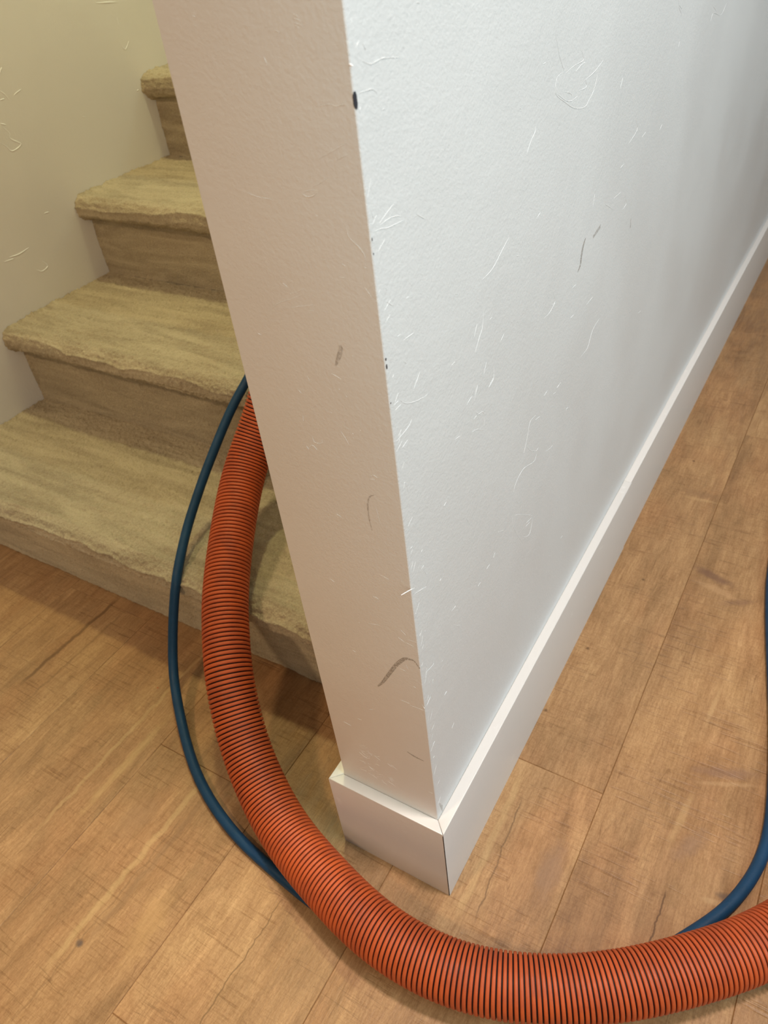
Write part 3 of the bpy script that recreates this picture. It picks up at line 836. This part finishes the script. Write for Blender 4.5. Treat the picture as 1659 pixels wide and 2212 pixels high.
# shallow leaf-shaped dent: raised rim on the end face
rim = [(-0.0395, 0.7448), (-0.0365, 0.7436), (-0.0325, 0.7445), (-0.0292, 0.7470)]
rim2 = [(-0.0395, 0.7448), (-0.0365, 0.7465), (-0.0325, 0.7474), (-0.0288, 0.7476)]
join_geo(bm, *ridge_geo([(rim, 1.3, 0.5), (rim2, 0.8, 0.3)], lambda q, h: Vector((q.x, -h, q.y))))
wall_mid = bm_obj('wall_middle', bm, M_WALL, smooth_angle=28, kind='structure')

# stairwell wall
bm = bmesh.new()
box_bm(bm, LEFT_X - 0.12, LEFT_X, -0.35, WALL_L, 0, WALL_H, 0.002, 2)
join_geo(bm, *ridge_geo(LEFT_RIDGES, lambda q, h: Vector((LEFT_X + h, q.x, q.y)), 1.8))
bm_obj('wall_left', bm, M_STAIRWALL, smooth_angle=28, kind='structure')

# wall closing the stairwell and hallway far behind
bm = bmesh.new()
box_bm(bm, LEFT_X - 0.12, 2.6, WALL_L, WALL_L + 0.12, 0, WALL_H)
bm_obj('wall_back', bm, M_STAIRWALL, kind='structure')


def ribbon(name, pts, widths, place, mat, parent, label=None):
    """flat mark following pts, a hair proud of the wall"""
    P = [Vector(p) for p in pts]
    Q, W = [], []
    for i in range(len(P) - 1):
        p0 = P[max(i - 1, 0)]; p1 = P[i]; p2 = P[i + 1]; p3 = P[min(i + 2, len(P) - 1)]
        for s in range(6):
            u = s / 6
            Q.append(0.5 * ((2 * p1) + (p2 - p0) * u + (2 * p0 - 5 * p1 + 4 * p2 - p3) * u * u + (3 * p1 - p0 - 3 * p2 + p3) * u ** 3))
            W.append(widths[i] * (1 - u) + widths[i + 1] * u)
    Q.append(P[-1]); W.append(widths[-1])
    V, F = [], []
    for i, q in enumerate(Q):
        t = (Q[min(i + 1, len(Q) - 1)] - Q[max(i - 1, 0)]).normalized()
        nn = Vector((-t.y, t.x)) * W[i] * 0.5
        for h in (0.00012, -0.0002):
            V.append(place(q + nn, h)); V.append(place(q - nn, h))
    for i in range(len(Q) - 1):
        a = i * 4
        b = a + 4
        F += [(a, b, b + 1, a + 1), (a + 2, a + 3, b + 3, b + 2), (a, a + 2, b + 2, b), (a + 1, b + 1, b + 3, a + 3)]
    F += [(0, 1, 3, 2), (b, b + 2, b + 3, b + 1)]
    o = link(name, mesh(name, V, F), mat, parent)
    if label:
        o['label'] = label
    return o


on_end = lambda q, h: Vector((q.x, -h, q.y))
on_side = lambda q, h: Vector((h, q.x, q.y))
ribbon('scuff_mark', [(-0.0213, 0.5474), (-0.0251, 0.5448), (-0.0276, 0.5379), (-0.0284, 0.5297), (-0.0283, 0.5216), (-0.0273, 0.5131)],
       [0.0002, 0.001, 0.0013, 0.0012, 0.0009, 0.0002], on_end, M_SCUFF_FAINT, wall_mid, 'faint thin curved grey scuff')
ribbon('scuff_mark', [(-0.0469, 0.3238), (-0.041, 0.3327), (-0.035, 0.344), (-0.0249, 0.3634), (-0.0183, 0.3736), (-0.0134, 0.3792), (-0.0084, 0.3807), (-0.0048, 0.3802), (-0.0008, 0.3735)],
       [0.0012, 0.0026, 0.0032, 0.0036, 0.0036, 0.0030, 0.0016, 0.0012, 0.0010], on_end, M_SCUFF, wall_mid, 'long hooked grey scuff low on the end face')
ribbon('scuff_mark', [(-0.0256, 0.2373), (-0.0178, 0.2347), (-0.0081, 0.234)], [0.0004, 0.0022, 0.0004], on_end, M_SCUFF, wall_mid, 'short slanted grey scuff above the baseboard')
ribbon('scuff_mark', [(-0.0307, 0.6583), (-0.0302, 0.656), (-0.0331, 0.6496), (-0.0359, 0.6439)], [0.002, 0.003, 0.003, 0.001], on_end, M_SCUFF_FAINT, wall_mid)
ribbon('scuff_mark', [(0.3347, 0.5705), (0.3411, 0.5742), (0.3435, 0.5839), (0.3472, 0.5913), (0.3525, 0.596)], [0.0008, 0.003, 0.0045, 0.0035, 0.0008], on_side, M_SCUFF, wall_mid, 'dark grey upright scuff on the white side face')
ribbon('scuff_mark', [(0.3736, 0.5885), (0.3944, 0.5917)], [0.003, 0.004], on_side, M_SCUFF_FAINT, wall_mid)
ribbon('scuff_mark', [(0.5008, 0.552), (0.5001, 0.5622)], [0.003, 0.001], on_side, M_SCUFF_FAINT, wall_mid)
ribbon('scuff_mark', [(0.0058, 0.1561), (0.0092, 0.144), (0.0095, 0.1357)], [0.001, 0.004, 0.001], on_side, M_SCUFF_FAINT, wall_mid)


CORNER_R = 0.0014


def round_corner(u, h):
    """point at arc length u around the vertical corner (0 = middle of the rounding), lifted by h"""
    q = CORNER_R * math.pi / 4
    cx, cy_ = -CORNER_R, CORNER_R
    if u < -q:
        return (cx + (u + q), -h)
    if u > q:
        return (h, cy_ + (u - q))
    a = (u / CORNER_R) - math.pi / 4
    return (cx + (CORNER_R + h) * math.cos(a), cy_ + (CORNER_R + h) * math.sin(a))


def chip(u0, z0, ru, rz):
    """bare spot where paint came off the corner bead"""
    rr = random.Random(int(z0 * 1e4))
    n = 14
    rows = []
    for i in range(n + 1):
        v = -1 + 2 * i / n
        wdt = ru * (max(0.0, 1 - abs(v) ** 2.6)) ** 0.5 * rr.uniform(0.85, 1.12)
        rows.append([(*round_corner(u0 + wdt * t_ / 4, 0.00010), z0 + rz * v) for t_ in range(-4, 5)])
    m = grid_mesh('paint_chip', np.array(rows))
    link('paint_chip', m, M_CHIP, wall_mid, label='dark bare chip on the wall corner')


chip(0.0006, 0.7899, 0.0013, 0.0040)
chip(0.0010, 0.6542, 0.0005, 0.0010)
chip(0.0010, 0.6494, 0.0006, 0.0017)
chip(0.0009, 0.6246, 0.0004, 0.0005)
chip(0.0010, 0.7244, 0.0003, 0.0010)
chip(0.0008, 0.7166, 0.0003, 0.0006)


# ------------------------------------------------------------------ baseboards
def prism(name, poly, z0, z1, mat, bevel=0.0011, **props):
    bm = bmesh.new()
    lo = [bm.verts.new((x, y, z0)) for x, y in poly]
    hi = [bm.verts.new((x, y, z1)) for x, y in poly]
    n = len(poly)
    bm.faces.new(list(reversed(lo)))
    bm.faces.new(hi)
    for i in range(n):
        j = (i + 1) % n
        bm.faces.new((lo[i], lo[j], hi[j], hi[i]))
    bmesh.ops.bevel(bm, geom=[e for e in bm.edges if all(v.co.z > z1 - 1e-6 for v in e.verts)], offset=bevel, segments=3, affect='EDGES', profile=0.5)
    return bm_obj(name, bm, mat, smooth_angle=35, **props)


T, H = BASE_T, BASE_H
prism('baseboard_front', [(0, 0.0), (-WALL_T, 0.0), (-WALL_T - T, -T), (T - 0.0003, -T)], 0, H, M_TRIM, kind='structure')
prism('baseboard_right', [(0.0, 0.0), (T, -T + 0.0002), (T, 0.607), (0, 0.607)], 0, H, M_TRIM, kind='structure')
prism('baseboard_right', [(0.0, 0.6072), (T - 0.0009, 0.6072), (T - 0.0009, WALL_L), (0, WALL_L)], 0, H, M_TRIM, kind='structure')
prism('baseboard_left', [(-WALL_T, 0.0001), (-WALL_T, 0.150), (-WALL_T - T, 0.150), (-WALL_T - T, -T + 0.0001)], 0, H, M_TRIM, kind='structure')
# opened mitre joint at the outer corner
bm = bmesh.new()
box_bm(bm, T - 0.0010, T - 0.00020, -T - 0.00005, -T + 0.0010, 0.0005, H - 0.0030)
bm_obj('trim_1', bm, M_SEAM, kind='structure')

# ------------------------------------------------------------------ carpeted staircase
RUN, RISE, Y0 = 0.2442, 0.1553, 0.165
XL, XR = LEFT_X + 0.0005, -WALL_T - 0.0005


def carpet_sheet(prof, nx, seed, crease, amp):
    """sweep a (y, z) profile along x and roughen it like pile carpet"""
    P = np.array(prof)
    seg = np.r_[0, np.cumsum(np.hypot(*np.diff(P, axis=0).T))]
    step = 0.0016 if seed < 3 else 0.0026
    s = np.arange(0, seg[-1], step)
    py, pz = np.interp(s, seg, P[:, 0]), np.interp(s, seg, P[:, 1])
    k = np.ones(7) / 7
    ypad, zpad = np.r_[[py[0]] * 3, py, [py[-1]] * 3], np.r_[[pz[0]] * 3, pz, [pz[-1]] * 3]
    py, pz = np.convolve(ypad, k, 'valid'), np.convolve(zpad, k, 'valid')
    ty, tz = np.gradient(py), np.gradient(pz)
    ln = np.hypot(ty, tz) + 1e-12
    ny, nz = -tz / ln, ty / ln           # outward for a profile running back-to-front then down
    x = np.linspace(XL, XR, nx)
    X, S = np.meshgrid(x, s, indexing='ij')
    Y = np.broadcast_to(py, X.shape).copy()
    Z = np.broadcast_to(pz, X.shape).copy()
    NY = np.broadcast_to(ny, X.shape)
    NZ = np.broadcast_to(nz, X.shape)
    sgn = -1.0
    d = amp * (0.0013 * vnoise(X * 240, S * 240, X * 0, seed) + 0.0008 * vnoise(X * 520, S * 520, X * 0, seed + 9)
               + 0.0010 * vnoise(X * 110, S * 130, X * 0, seed + 3) + 0.0012 * vnoise(X * 14, S * 50, X * 0, seed + 5)
             + 0.0006 * vnoise(X * 30, S * 170, X * 0, seed + 7))
    for (s0, wob, wid, dep) in crease:
        sc = s0 + wob * vnoise(X * 9, X * 0, X * 0, seed + 17) + 0.35 * wob * vnoise(X * 31, X * 0, X * 0, seed + 21)
        d = d - dep * np.exp(-((S - sc) / wid) ** 2) * (0.75 + 0.5 * vnoise(X * 6, X * 0, X * 0, seed + 2))
    # the pile lies against the wall at both ends
    edge = np.minimum(X - XL, XR - X)
    d = d - 0.0035 * np.exp(-(edge / 0.004) ** 2)
    Y = Y + sgn * (-NY) * d
    Z = Z + sgn * (-NZ) * d
    return np.stack([X, Y, Z], -1)


stairs = bpy.data.objects.new('carpeted_staircase', None)
stairs.location = (0, 0, 0)
SC.collection.objects.link(stairs)
stairs['label'] = 'beige carpeted staircase climbing between the tan wall and the white stub wall'
stairs['category'] = 'staircase'

NSTEP = 8
for k in range(1, NSTEP + 1):
    yr = Y0 + (k - 1) * RUN          # riser plane
    zt = k * RISE                    # tread height
    # tread: from the next riser forward, rolled over the nosing and back under it
    R = 0.0213
    cy, cz = yr - 0.0075, zt - R
    prof = [(yr + RUN + 0.016, zt - 0.001), (yr + 0.10, zt + 0.001), (cy + 0.02, zt)]
    for i in range(0, 11):
        a = math.radians(90 + i * 18)
        prof.append((cy + R * math.cos(a), cz + R * math.sin(a)))
    prof += [(yr - 0.002, cz - R + 0.0005), (yr + 0.004, cz - R + 0.001)]
    front = RUN + 0.042
    crease = [(front + 0.006, 0.008, 0.0020, 0.0042), (front + 0.022, 0.006, 0.0020, 0.0024), (front - 0.020, 0.008, 0.0035, 0.0018),
              (front - 0.060, 0.010, 0.003, 0.0012), (front - 0.105, 0.012, 0.003, 0.0012)]
    V = carpet_sheet(prof, 620 if k < 3 else 380, k, crease, 1.0)
    link('tread', grid_mesh('tread', V), M_CARPET, stairs)
    # riser
    lowz = (k - 1) * RISE + (0.0005 if k > 1 else 0.0)
    topz = zt - 2 * R + 0.004
    prof = [(yr + 0.003, topz), (yr + 0.0, topz - 0.006), (yr - 0.0015, (topz + lowz) / 2), (yr - 0.0005, lowz + 0.012), (yr + 0.0, lowz - (0.005 if k > 1 else 0))]
    V = carpet_sheet(prof, 420 if k < 3 else 300, k + 40 if k > 2 else k, [(0.055, 0.012, 0.004, 0.0010)], 0.45)
    if k == 1:
        V[:, :, 2] = np.maximum(V[:, :, 2], lowz)
    link('riser', grid_mesh('riser', V), M_CARPET, stairs)

# ------------------------------------------------------------------ hoses


def smooth_path(P, step, passes):
    P = np.array(P, float)
    pts = []
    n = len(P)
    for i in range(n - 1):
        p0, p1, p2, p3 = P[max(i - 1, 0)], P[i], P[i + 1], P[min(i + 2, n - 1)]
        for u in np.linspace(0, 1, 24, endpoint=False):
            pts.append(0.5 * (2 * p1 + (p2 - p0) * u + (2 * p0 - 5 * p1 + 4 * p2 - p3) * u * u + (3 * p1 - p0 - 3 * p2 + p3) * u ** 3))
    pts.append(P[-1])
    pts = np.array(pts)

    def resample(pts):
        s = np.r_[0, np.cumsum(np.linalg.norm(np.diff(pts, axis=0), axis=1))]
        m = int(s[-1] / step) + 1
        q = np.linspace(0, s[-1], m)
        return np.stack([np.interp(q, s, pts[:, a]) for a in range(3)], 1)

    pts = resample(pts)
    for _ in range(passes):
        pts[1:-1] = 0.25 * pts[:-2] + 0.5 * pts[1:-1] + 0.25 * pts[2:]
    return resample(pts)


def frames(P):
    T_ = np.gradient(P, axis=0)
    T_ /= np.linalg.norm(T_, axis=1)[:, None]
    N = np.zeros_like(P)
    up = np.array([0, 0, 1.0])
    v = up - T_[0] * np.dot(up, T_[0])
    N[0] = v / np.linalg.norm(v)
    for i in range(1, len(P)):
        v = N[i - 1] - T_[i] * np.dot(N[i - 1], T_[i])
        N[i] = v / np.linalg.norm(v)
    return T_, N, np.cross(T_, N)


def tube(name, P, r, seg):
    T_, N, B = frames(P)
    a = np.linspace(0, 2 * math.pi, seg, endpoint=False)
    V = P[:, None] + r * (np.cos(a)[None, :, None] * N[:, None] + np.sin(a)[None, :, None] * B[:, None])
    return grid_mesh(name, V, True, close_v=True)


ORANGE = [[-0.30, 1.20, 0.965], [-0.32, 0.98, 0.83], [-0.345, 0.78, 0.68], [-0.375, 0.60, 0.54], [-0.405, 0.46, 0.43], [-0.4293, 0.389, 0.372],
          [-0.4329, 0.3522, 0.33], [-0.4399, 0.324, 0.292], [-0.4399, 0.2754, 0.252], [-0.4093, 0.1986, 0.214], [-0.3692, 0.1219, 0.179], [-0.3444, 0.0858, 0.157],
          [-0.3205, 0.0533, 0.137], [-0.3045, 0.0351, 0.118], [-0.2707, 0.0033, 0.085], [-0.2271, -0.0259, 0.059], [-0.1734, -0.0534, 0.044], [-0.102, -0.077, 0.0425],
          [-0.0356, -0.0938, 0.0437], [0.0246, -0.0968, 0.0437], [0.0751, -0.0892, 0.0437], [0.1206, -0.0735, 0.0437],
          [0.169, -0.0485, 0.0437], [0.2229, -0.0102, 0.0437], [0.2905, 0.0535, 0.040], [0.3273, 0.1007, 0.033],
          [0.372, 0.170, 0.0305], [0.42, 0.26, 0.0305], [0.47, 0.38, 0.0305]]
BLUE = [[-0.36, 1.10, 0.90], [-0.39, 0.86, 0.74], [-0.42, 0.66, 0.58], [-0.455, 0.50, 0.445], [-0.4891, 0.4089, 0.355], [-0.5009, 0.3839, 0.325], [-0.5068, 0.3641, 0.31], [-0.5105, 0.3295, 0.283],
        [-0.5114, 0.29, 0.252], [-0.51, 0.2626, 0.233], [-0.5055, 0.2234, 0.205], [-0.5004, 0.197, 0.188],
        [-0.4855, 0.1606, 0.171], [-0.4775, 0.1352, 0.152], [-0.4759, 0.1161, 0.12], [-0.4725, 0.0971, 0.088],
        [-0.466, 0.0763, 0.055], [-0.4535, 0.0575, 0.036], [-0.4302, 0.0344, 0.02], [-0.3961, 0.0058, 0.01],
        [-0.3536, -0.024, 0.0068], [-0.3122, -0.0464, 0.0068], [-0.2775, -0.0604, 0.0068], [-0.2453, -0.0709, 0.0068],
        [-0.2137, -0.078, 0.0068], [-0.1848, -0.0826, 0.0068], [-0.140, -0.0895, 0.0068], [-0.09, -0.0945, 0.0068],
        [-0.03, -0.0975, 0.0068], [0.03, -0.0955, 0.0068], [0.08, -0.0865, 0.0068], [0.125, -0.066, 0.0068],
        [0.170, -0.034, 0.0068], [0.213, 0.016, 0.0068],
        [0.2469, 0.0647, 0.0068], [0.2695, 0.0994, 0.0068], [0.281, 0.1249, 0.0068], [0.2905, 0.154, 0.0068],
        [0.2956, 0.1817, 0.0068], [0.297, 0.2159, 0.0068], [0.291, 0.273, 0.0068], [0.281, 0.3375, 0.0068],
        [0.2674, 0.4076, 0.0068], [0.2516, 0.4853, 0.0068], [0.2368, 0.5636, 0.0068], [0.2257, 0.6421, 0.0068],
        [0.219, 0.7683, 0.0068], [0.235, 0.92, 0.0068], [0.28, 1.08, 0.0068]]

HOSE_R = 0.0298
WALL_R = 0.0274
P = smooth_path(ORANGE, 0.0025, 200)
hose = bpy.data.objects.new('vacuum_hose', None)
hose.location = (0, 0, 0)
SC.collection.objects.link(hose)
hose['label'] = 'thick orange ribbed vacuum hose curving down the stairs and around the wall end'
hose['category'] = 'hose'
link('hose_wall', tube('hose_wall', P, WALL_R, 40), M_GROOVE, hose, label='black tube wall showing between the orange ribs')

# one continuous flat orange rib wound around the wall
T_, N_, B_ = frames(P)
arc = np.r_[0, np.cumsum(np.linalg.norm(np.diff(P, axis=0), axis=1))]
SEG = 44
# the coils sit a little wider where the hose hangs down the steps, tighter in the bend on the floor
w_ = np.clip((P[:, 0] + 0.27) / 0.20, 0, 1)
pitch = 0.0054 * (1 - w_) + 0.00500 * w_
coil = np.r_[0, np.cumsum(np.diff(arc) / (0.5 * (pitch[1:] + pitch[:-1])))]      # turns completed at each point
turns = int(coil[-1]) - 1
tt = np.arange(turns * SEG)
th = 2 * math.pi * tt / SEG
s0 = np.interp(tt / SEG + 0.5, coil, arc)
wd = np.interp(s0, arc, pitch) / 0.0051
prof = [(-0.00180, WALL_R - 0.0003), (-0.00180, HOSE_R - 0.0008), (-0.0015, HOSE_R - 0.00025), (-0.0008, HOSE_R), (0.0008, HOSE_R),
        (0.0015, HOSE_R - 0.00025), (0.00180, HOSE_R - 0.0008), (0.00180, WALL_R - 0.0003)]
rows = []
for (ds, r) in prof:
    s = np.clip(s0 + ds * wd, 0, arc[-1])
    C_ = np.stack([np.interp(s, arc, P[:, a]) for a in range(3)], 1)
    NN = np.stack([np.interp(s, arc, N_[:, a]) for a in range(3)], 1)
    BB = np.stack([np.interp(s, arc, B_[:, a]) for a in range(3)], 1)
    rows.append(C_ + r * (np.cos(th)[:, None] * NN + np.sin(th)[:, None] * BB))
V = np.stack(rows, 1)
link('rib', grid_mesh('rib', V), M_RIB, hose, label='flat orange spiral rib')

PB = smooth_path(BLUE, 0.004, 40)
PB[:, 2] = np.maximum(PB[:, 2], 0.0068)
me = tube('solution_hose', PB, 0.0067, 24)
link('solution_hose', me, M_BLUE, label='thin smooth dark blue hose running beside and under the orange hose', category='hose')
